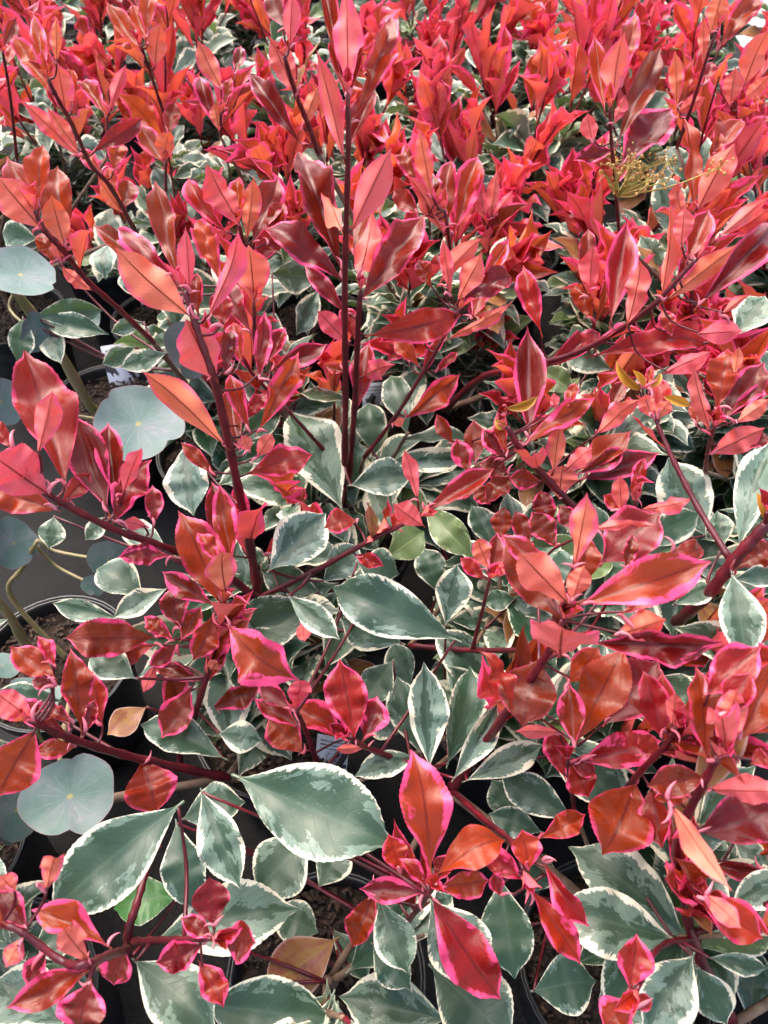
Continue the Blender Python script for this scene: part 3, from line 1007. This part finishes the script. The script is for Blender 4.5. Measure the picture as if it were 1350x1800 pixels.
CELL = 12; NX, NY = 1350//CELL+1, 1800//CELL+1
ZBUF = np.full((NY, NX), -1.0)                                     # how deep the measured leaves lie, so that filling leaves stay behind them
def stamp(b, t, w):
    n = max(3, int(np.hypot(*(np.array(t[:2])-b[:2]))/8))
    for i in range(n+1):
        f = i/n; x, y, d = (b[k]+(t[k]-b[k])*f for k in range(3)); hw = w*.36*math.sin(math.pi*min(.95, max(.08, f)))
        r = int(hw//CELL)+1
        for cy in range(int((y-hw)//CELL), int((y+hw)//CELL)+1):
            for cx in range(int((x-hw)//CELL), int((x+hw)//CELL)+1):
                if 0 <= cx < NX and 0 <= cy < NY: ZBUF[cy, cx] = max(ZBUF[cy, cx], d)
def blocked(p):
    q = proj(p)
    if q is None: return True
    x, y, d = q
    if not (0 <= x < 1350 and 0 <= y < 1800): return False
    z = ZBUF[int(y//CELL), int(x//CELL)]
    return z > 0 and d < z + .012

NLEAF = [0]
def place_leaf(name, mesh, parent, off, B, T, n, W, color):
    a = T - B; L = np.linalg.norm(a); ay = a/L; az = nrm(n - ay*(n @ ay)); ax = np.cross(ay, az)
    o = link(name, mesh, parent); p = B - off
    m = Matrix(((ax[0]*W, ay[0]*L, az[0]*L, p[0]), (ax[1]*W, ay[1]*L, az[1]*L, p[1]), (ax[2]*W, ay[2]*L, az[2]*L, p[2]), (0, 0, 0, 1)))
    o.matrix_basis = m; o.color = (*color, 1); NLEAF[0] += 1
    return o
def pick(kind): return random.choice(LM[kind])
cl = lambda v: max(0., min(1., v))
def red_color(code, base):
    pk, og, tn = base
    pk += U(-.15, .15); og += U(-.42, .42); tn += U(-.3, .3)
    if 'p' in code: pk += .38
    if 'o' in code or code[0] == 'O': og = U(.75, 1); pk -= .1
    if code[0] == 'P': og = U(0, .15); tn -= .25
    if code[0] == 'K': pk = .95; tn += .3
    return cl(pk), cl(og), cl(tn)
def stipule(parent, off, p, d):
    o = link('stipule', random.choice(STIP), parent); L = U(.009, .018)
    y = nrm(d + np.random.uniform(-.8, .8, 3)); x = nrm(np.cross(y, np.random.uniform(-1, 1, 3))); z = np.cross(x, y); q = p - off
    o.matrix_basis = Matrix(((x[0]*L, y[0]*L, z[0]*L, q[0]), (x[1]*L, y[1]*L, z[1]*L, q[1]), (x[2]*L, y[2]*L, z[2]*L, q[2]), (0, 0, 0, 1)))

def parse_shoots(txt):
    out = []
    for ln in txt.strip().splitlines():
        w = ln.split()
        if w[0] == 'S':
            i = w.index(':'); out.append((w[1], [tuple(map(float, q.split(','))) for q in w[2:i]], float(w[i+1])/1000, float(w[i+2])/1000, []))
        else:
            bx, by = map(float, w[1].split(',')); tx, ty = map(float, w[2].split(','))
            opt = dict(q.split('=') for q in w[4:]); out[-1][4].append((w[0], bx, by, tx, ty, float(w[3]), opt))
    return out
def branch_to(pl, p, r, name='branch', mat='wood'):
    """woody branch from the plant's trunk up to point p"""
    g = Geo(); s0 = pl.top - [0, 0, .012]; v = p - s0; L = np.linalg.norm(v)
    mid = s0 + v*.5 + np.array([0, 0, .06*L]) - np.array([0, 0, 1.])*.10*abs(v[2]) + np.random.uniform(-.01, .01, 3)
    g.tube([s0, mid, p], max(r*1.1, .0028), r, 10, 7, 3); pl.wood += curve_pts([s0, mid, p], 10)[2:]
    return g.obj(name, M[mat], pl.root, pl.loc)

EXTRA = []
for key, pts, r0, r1, leaves in parse_shoots(HERO):
    P3 = [at(*q) for q in pts]
    pl = PK.get(key) or back_plant(P3[0])
    if key in ('m1', 'l5'): pl = back_plant(P3[0] - [0, 0, 0])
    start = P3[0]
    connected = any(np.linalg.norm(start - q) < .03 for q in getattr(pl, 'ends', []))
    if not connected: branch_to(pl, start, r0)
    pl.ends = getattr(pl, 'ends', []) + P3
    g = Geo(); g.tube(P3, r0, r1, max(10, 6*len(P3)), 9, 3); pl.wood += curve_pts(P3, 8*len(P3))
    dense = []
    for i in range(len(pts)-1):
        for k in range(12): f = k/12; dense.append([pts[i][j]+(pts[i+1][j]-pts[i][j])*f for j in range(3)])
    dense.append(list(pts[-1])); dense = np.array(dense)
    base = (U(.15, .5), U(.2, .75), U(.05, .5))
    todo = []
    for code, bx, by, tx, ty, w, opt in leaves:
        c = code[0]; j = int(np.argmin((dense[:, 0]-bx)**2 + (dense[:, 1]-by)**2)); dist = math.hypot(dense[j, 0]-bx, dense[j, 1]-by)
        db = float(opt['d']) if 'd' in opt else dense[j, 2] - (.004 if c in 'BK' else -.002)
        la = math.hypot(tx-bx, ty-by)*db/F
        if 't' in opt: dd = float(opt['t'])
        elif c in 'BK': dd = -.40*la
        elif c == 'Y': dd = -.1*la
        elif ty < by: dd = U(.1, .35)*la
        else: dd = -U(.1, .4)*la
        B = at(bx, by, db); T = at(tx, ty, db+dd); ax = nrm(T-B); view = nrm(C0 - (B+T)/2)
        vp = nrm(view - ax*(ax @ view)); roll = math.radians(float(opt['r'])) if 'r' in opt else math.radians(U(-24, 24))
        n = rot(vp, ax, roll)
        if c in 'UOP' and 'r' not in opt: n = nrm(n + .25*np.array([0, 0, 1.]))
        if c in 'BK': n = -n
        n = nrm(n - ax*(ax @ n)); vis = max(.5, abs(n @ vp))
        W = w*db/F/vis
        if c == 'Y': mk = 'yellow'
        elif 'f' in code: mk = 'red_fold'; W *= 1.25
        elif 'a' in code: mk = 'red_arch'
        elif 'w' in code or W > .5*np.linalg.norm(T-B): mk = 'red_wide'
        else: mk = random.choice(('red_flat', 'red_flat', 'red_wide'))
        W *= .95 if 'w' in code else .84
        S = at(*dense[j])
        if dist > 6 or np.linalg.norm(S-B) > .006:                 # leaf stalk back to the stem
            away = FWD*.38*np.linalg.norm(S-B); q = B + ax*.004
            if dist > 140:                                          # a side shoot of its own, rising from below
                S = min(pl.wood, key=lambda w_: np.linalg.norm(w_-B) + max(0, w_[2]-B[2]+.05)*3); low = B + np.array([0, .02, -.06]) - ax*.02
                g.tube([S, (S+low)/2 - [0, 0, .01], low, q], .0015, .001, 9, 5)
            else: g.tube([S, (S+B)/2 + away, q], .0011, .0008, 6, 5)
        todo.append((mk, B, T, n, W, red_color(code, base), ax))
        stamp((bx, by, db), (tx, ty, db+dd), w)
    so = g.obj('shoot', M['shoot'], pl.root, pl.loc)
    if len(leaves) >= 3: EXTRA.append((so, pl, curve_pts(P3, 10*len(P3)), base))
    for mk, B, T, n, W, colr, ax in todo:
        place_leaf('bud_leaf' if mk == 'yellow' else 'leaf', pick(mk), so, pl.loc, B, T, n, W, colr)
        if random.random() < .75: stipule(so, pl.loc, B, nrm(T-B))
        if random.random() < .4: stipule(so, pl.loc, B, np.array([0, 0, 1.]))
    tip = P3[-1]; td = nrm(P3[-1]-P3[-2])                            # the closed bud at the end of the shoot
    for k in range(3):
        a = 2.1*k + U(0, 1); x = nrm(np.cross(td, [.2, .3, 1])); d = nrm(td + .35*(x*math.cos(a)+np.cross(td, x)*math.sin(a))); L = U(.012, .024)
        place_leaf('leaf', pick('red_fold'), so, pl.loc, tip, tip+d*L, nrm(td-d*(d @ td)), L*.4, red_color('Kp' if k else 'U', base))

def green_color(code):
    if code[0] == 'D': return 0, .15, 1
    if code[0] == 'L': return U(0, .15), U(.6, .9), 0
    if code == 'Vv': return U(.75, 1), U(.0, .2), 0
    if code[0] == 'V': return U(.4, .75), U(0, .15), 0
    return U(.12, .36), U(0, .1), U(0, .12)
def hang(pl, B, r=.0011):
    """stalk of a single leaf, running back into the plant"""
    s0 = min(pl.wood, key=lambda q: np.linalg.norm(q-B) + max(0, q[2]-B[2])*1.5); v = s0 - B; L = np.linalg.norm(v)
    g = Geo(); g.tube([s0, s0*.5 + B*.5 + np.array([0, 0, -.1*L]) + FWD*.1*L, B], .0017, r, 8, 5); return g.obj('twig', M['shoot'], pl.root, pl.loc)
for ln in GREENS.strip().splitlines():
    code, key, b, t, w, d = ln.split(); pl = PK[key]; bx, by = map(float, b.split(',')); tx, ty = map(float, t.split(',')); w = float(w); d = float(d)
    kf = lambda y: math.sin(PITCH) + (y-900)/F*math.cos(PITCH)
    dt = d*kf(by)/kf(ty); dt = d + max(-.35, min(.35, (dt-d)/max(1e-3, math.hypot(tx-bx, ty-by)*d/F)))*math.hypot(tx-bx, ty-by)*d/F
    B = at(bx, by, d); T = at(tx, ty, dt); ax = nrm(T-B); view = nrm(C0-(B+T)/2); vp = nrm(view-ax*(ax @ view))
    n = rot(nrm(vp + .35*np.array([0, 0, 1.])), ax, math.radians(U(-18, 18))); n = nrm(n-ax*(ax @ n)); W = w*d/F/max(.55, n @ vp)
    mk = {'A': 'old'}.get(code[0]) or random.choice(('green', 'green', 'green_arch', 'green_fold' if code == 'Vv' else 'green'))
    tw = hang(pl, B); place_leaf('leaf', pick(mk), tw, pl.loc, B, T, n, W*.96, green_color(code)); stamp((bx, by, d), (tx, ty, dt), w)

# round-leaved plants
def euc_leaf_obj(pl, cx, cy, w, h, d, cane_pts):
    c = at(cx, cy, d); W = w*d/F; view = nrm(C0-c); tilt = math.acos(max(.3, min(1, h/w))) if h < w else math.acos(max(.3, w/h))
    n = rot(view, RGT if h < w else UPV, -tilt if h < w else tilt); y = nrm(UPV - n*(UPV @ n)); x = np.cross(y, n)
    Rr = max(W, h*d/F); near = min(cane_pts, key=lambda q: np.linalg.norm(q-c)); g = Geo()
    g.tube([near, (near+c)/2 - n*.03, c - n*.002], .002, .0016, 8, 6); tw = g.obj('twig', M['cane'], pl.root, pl.loc)
    o = link('round_leaf', random.choice(LM['euc']), tw); q = c - pl.loc; a = U(0, 6.28); x, y = x*math.cos(a)+y*math.sin(a), -x*math.sin(a)+y*math.cos(a)
    o.matrix_basis = Matrix(((x[0]*Rr, y[0]*Rr, n[0]*Rr, q[0]), (x[1]*Rr, y[1]*Rr, n[1]*Rr, q[1]), (x[2]*Rr, y[2]*Rr, n[2]*Rr, q[2]), (0, 0, 0, 1)))
    stamp((cx, cy-h/2, d), (cx, cy+h/2, d), w*1.2)
def cane(pl, pts, r0, r1):
    g = Geo(); g.tube(pts, r0, r1, 18, 10, 5); g.obj('cane', M['cane'], pl.root, pl.loc); return curve_pts(pts, 18)
c1 = cane(e1, [e1.base - [0, 0, .01], at(50, 1137, .87), at(18, 1085, .82), at(-30, 1020, .78), at(-60, 950, .74)], .0055, .004)
c1 += cane(e1, [e1.base + [.01, .01, -.01], at(20, 1050, .84), at(38, 1000, .80), at(66, 950, .77)], .003, .002)
c1 += cane(e1, [e1.base + [.012, -.01, -.01], at(130, 1190, .80), at(110, 1300, .70), at(100, 1390, .66)], .003, .002)
c2 = cane(e2, [e2.base - [0, 0, .01], at(160, 715, 1.07), at(98, 608, .98), at(40, 530, .90), at(-20, 450, .82)], .0072, .005)
c2 += cane(e2, [e2.base + [.01, .0, -.01], at(200, 730, 1.0), at(240, 748, .80)], .003, .002)
c2 += cane(e2, [e2.base + [.01, .01, -.01], at(300, 660, .95), at(330, 625, .86)], .003, .002)
for ln in EUCS.strip().splitlines():
    k, c, w, h, d = ln.split(); cx, cy = map(float, c.split(',')); euc_leaf_obj(e1 if k == 'e1' else e2, cx, cy, float(w), float(h), float(d), c1 if k == 'e1' else c2)

# bare places the photograph shows: no filling leaves there (px, py, radius, depth of what is seen)
for x, y, r, d in ((50, 1020, 62, 1.1), (120, 1050, 40, 1.1), (35, 1500, 55, .74), (60, 1545, 40, .74), (275, 1600, 30, .8), (200, 1765, 36, .8), (300, 1720, 26, .8),
                   (470, 1690, 22, .7), (640, 1705, 16, .7), (880, 1340, 26, .8), (900, 1400, 28, .8), (1010, 1775, 26, .7), (1300, 1725, 30, .7), (1090, 1550, 36, .7),
                   (215, 660, 36, 1.2), (245, 540, 34, 1.2), (120, 500, 30, 1.2), (130, 620, 40, 1.3), (770, 1200, 20, .8), (210, 1340, 24, .8), (400, 1330, 20, .8), (85, 985, 30, 1.1), (50, 690, 40, 1.2), (597, 1338, 18, .8), (1187, 1150, 16, .9), (1243, 522, 20, 1.3)):
    for cy in range(int((y-r)//CELL), int((y+r)//CELL)+1):
        for cx in range(int((x-r)//CELL), int((x+r)//CELL)+1):
            if 0 <= cx < NX and 0 <= cy < NY and (cx*CELL+6-x)**2+(cy*CELL+6-y)**2 < r*r: ZBUF[cy, cx] = max(ZBUF[cy, cx], d)

# ------------------------------------------------------------------ filling growth of every photinia
def visible_any(p, m=60):
    q = proj(p); return q is not None and -m < q[0] < 1350+m and -m < q[1] < 1800+m
def try_leaf(todo, kind, B, T, n, W, col):
    a = T-B; sd = nrm(np.cross(a, n))*W*.36
    for f in (.25, .6, .95):
        for s_ in (-1, 0, 1):
            if blocked(B + a*f + sd*s_*(1 if f < .9 else .3)): return False
    if not (visible_any(B) or visible_any(T)): return False
    todo.append((kind, B, T, n, W, col)); return True
for so, pl, cp, base in EXTRA:
    todo = []; m = len(cp)-1
    for k in range(44):
        i = int(m*U(.35, 1)); p = cp[i]; sd = nrm(nrm(cp[min(i+1, m)] - cp[max(i-1, 0)]) + np.array([0, 0, .5])); x = nrm(np.cross(sd, [.1, 1, .2])); yv = np.cross(sd, x)
        a2 = 2.4*k + U(-.3, .3); op = U(.25, .75); d = nrm(sd*math.cos(op) + (x*math.cos(a2)+yv*math.sin(a2))*math.sin(op)); L = U(.04, .085)
        n = nrm(sd - d*(d @ sd) + .3*np.random.uniform(-1, 1, 3))
        if len(todo) < 15: try_leaf(todo, 'old' if random.random() < .1 else random.choice(('red_flat', 'red_fold', 'red_flat', 'red_fold', 'red_arch')), p, p+d*L, n, L*U(.21, .30), red_color(random.choice(('U', 'Up', 'Up', 'Uo')), base))
    for mk, B, T, n, W, col in todo: place_leaf('leaf', pick(mk), so, pl.loc, B, T, n, W, col)
for pl in PLANTS:
    if pl.euc: continue
    far = pl.loc[1] > .95
    nb = 8 if not far else 5
    budget = 150 if pl.near else 190
    made = 0
    for b in range(nb):
        az = 6.283*b/nb + U(-.4, .4); rr = U(.03, .10)
        top = pl.top + np.array([rr*math.cos(az), rr*math.sin(az), U(.05, .19)])
        if blocked(top): continue
        todo = []
        s0 = pl.top
        for k in range(44 if not far else 24):                      # green leaves
            f = U(.1, 1.0); p = s0 + (top-s0)*f; a2 = az + 2.4*k + U(-.3, .3); el = U(-.25, .75)
            d = np.array([math.cos(a2)*math.cos(el), math.sin(a2)*math.cos(el), math.sin(el)]); L = U(.055, .10)
            T = p + d*L; n = nrm(np.array([0, 0, 1.]) + .5*np.random.uniform(-1, 1, 3))
            c = random.random(); col = green_color('Vv' if c < .2 else 'V' if c < .66 else 'L' if c < .76 else 'G')
            try_leaf(todo, 'old' if random.random() < .05 else random.choice(('green', 'green_arch', 'green_fold')), p, T, n, L*U(.36, .46), col)
        if len(todo) < 3: continue
        br = branch_to(pl, top, .0018)
        for mk, B, T, n, W, col in todo: place_leaf('leaf', pick(mk), br, pl.loc, B, T, n, W, col)
        # red shoots
        ns = 1 if pl.near or random.random() < .55 else 2
        for s in range(ns):
            lean = np.array([math.cos(az)*U(.1, .5), math.sin(az)*U(.1, .5) - .08, 1.]); sd = nrm(lean + np.random.uniform(-.25, .25, 3)); SL = U(.05, .22) if far else U(.03, .10)
            foot = top + np.random.uniform(-.012, .012, 3)*[1, 1, .3]; todo = []; base = (U(.3, .9), U(.05, .9), U(.5, 1))
            x = nrm(np.cross(sd, [0, 1, .2])); yv = np.cross(sd, x); nl = random.randint(6, 9)
            for k in range(nl):
                f = .3 + .7*k/nl; a2 = 2.4*k + s; op = U(.22, .62)*(1.3-.65*f)
                d = nrm(sd*math.cos(op) + (x*math.cos(a2)+yv*math.sin(a2))*math.sin(op)); L = U(.065, .112)*(1 if k < nl-2 else .7)
                p = foot + sd*SL*f; n = nrm(sd - d*(d @ sd) + .25*np.random.uniform(-1, 1, 3))
                try_leaf(todo, random.choice(('red_flat', 'red_fold', 'red_wide', 'red_flat', 'red_arch')), p, p+d*L, n, L*U(.23, .32), red_color(random.choice(('U', 'U', 'Up', 'B', 'Uo', 'P')), base))
            if len(todo) < 3: continue
            g = Geo(); g.tube([top - sd*.006, foot + sd*SL*.5, foot + sd*SL], .0018, .0012, 8, 6, 3); so = g.obj('shoot', M['shoot'], pl.root, pl.loc)
            for mk, B, T, n, W, col in todo:
                place_leaf('leaf', pick(mk), so, pl.loc, B, T, n, W, col)
print('LEAVES', NLEAF[0])

# ------------------------------------------------------------------ flower spray, labels, ground
g = Geo(); gb = Geo(); foot = at(1083, 345, .83); ctr = at(1125, 300, .80)
for k in range(26):
    e = at(1125 + random.gauss(0, 46), 300 + random.gauss(0, 26) - 0, .80 + U(-.03, .03)); m_ = foot*.45 + e*.55 + np.random.uniform(-.008, .008, 3)
    g.tube([foot, m_, e], .0012, .0006, 6, 5)
    for j in range(9):
        q = e + np.random.normal(0, .0065, 3); g.tube([e, q], .0004, .0003, 2, 4); r = U(.0009, .0018)
        V, Fc = [], []
        for i in range(5):
            ph = math.pi*(i/4); 
            for a in range(6): V.append(q + r*np.array([math.sin(ph)*math.cos(a*1.047), math.sin(ph)*math.sin(a*1.047), math.cos(ph)*1.25]))
        for i in range(4):
            for a in range(6): Fc.append((i*6+a, i*6+6+a, i*6+6+(a+1) % 6, i*6+(a+1) % 6))
        gb.add(V, Fc)
fs = g.obj('flower_spray', M['stalk'], p_f.root, p_f.loc); fb = gb.obj('flower_buds', M['bud'], fs, p_f.loc); fb['kind'] = 'stuff'

def add_label(px, py, z, width, turn):
    """white printed label pushed into the compost of the pot that stands there"""
    p = at(px, py, (CAM_H-z)/(math.sin(PITCH) + (py-900)/F*math.cos(PITCH)))
    pl = min(PLANTS, key=lambda q: np.hypot(*(q.loc[:2]-p[:2]))); v = p[:2]-pl.loc[:2]; L = np.hypot(*v)
    if L > .076: p[:2] = pl.loc[:2] + v/L*.076
    o = link('plant_label', LABEL, pl.pot); k = width/.030
    o.matrix_basis = (Matrix.Translation(Vector(pl.loc)) @ Matrix.Rotation(pl.pot.rotation_euler.z, 4, 'Z')).inverted() @ Matrix.Translation(Vector((p[0], p[1], .145))) @ Matrix.Rotation(turn, 4, 'Z') @ Matrix.Rotation(-.35, 4, 'X') @ Matrix.Scale(k, 4)
for a in ((220, 668, .17, .050, .25), (595, 1350, .19, .034, -.2), (1185, 1155, .18, .030, .3), (1245, 528, .18, .036, -.2), (250, 545, .16, .022, .1), (580, 690, .18, .036, .1)): add_label(*a)

def sheet(name, x0, x1, y0, y1, z, mat, n=1):
    xs = np.linspace(x0, x1, n+1); ys = np.linspace(y0, y1, n+1); V = [(x, y, z + (U(-.002, .002) if n > 1 else 0)) for y in ys for x in xs]
    Fc = [(j*(n+1)+i, j*(n+1)+i+1, (j+1)*(n+1)+i+1, (j+1)*(n+1)+i) for j in range(n) for i in range(n)]
    o = link(name, mk_mesh(name, V, Fc, mat)); o['kind'] = 'structure'; return o
sheet('ground', -60, 60, -60, 60, -.004, M['conc'])
sheet('matting', -2.4, 1.15, -1.0, 3.2, .003, M['mat'], 60)
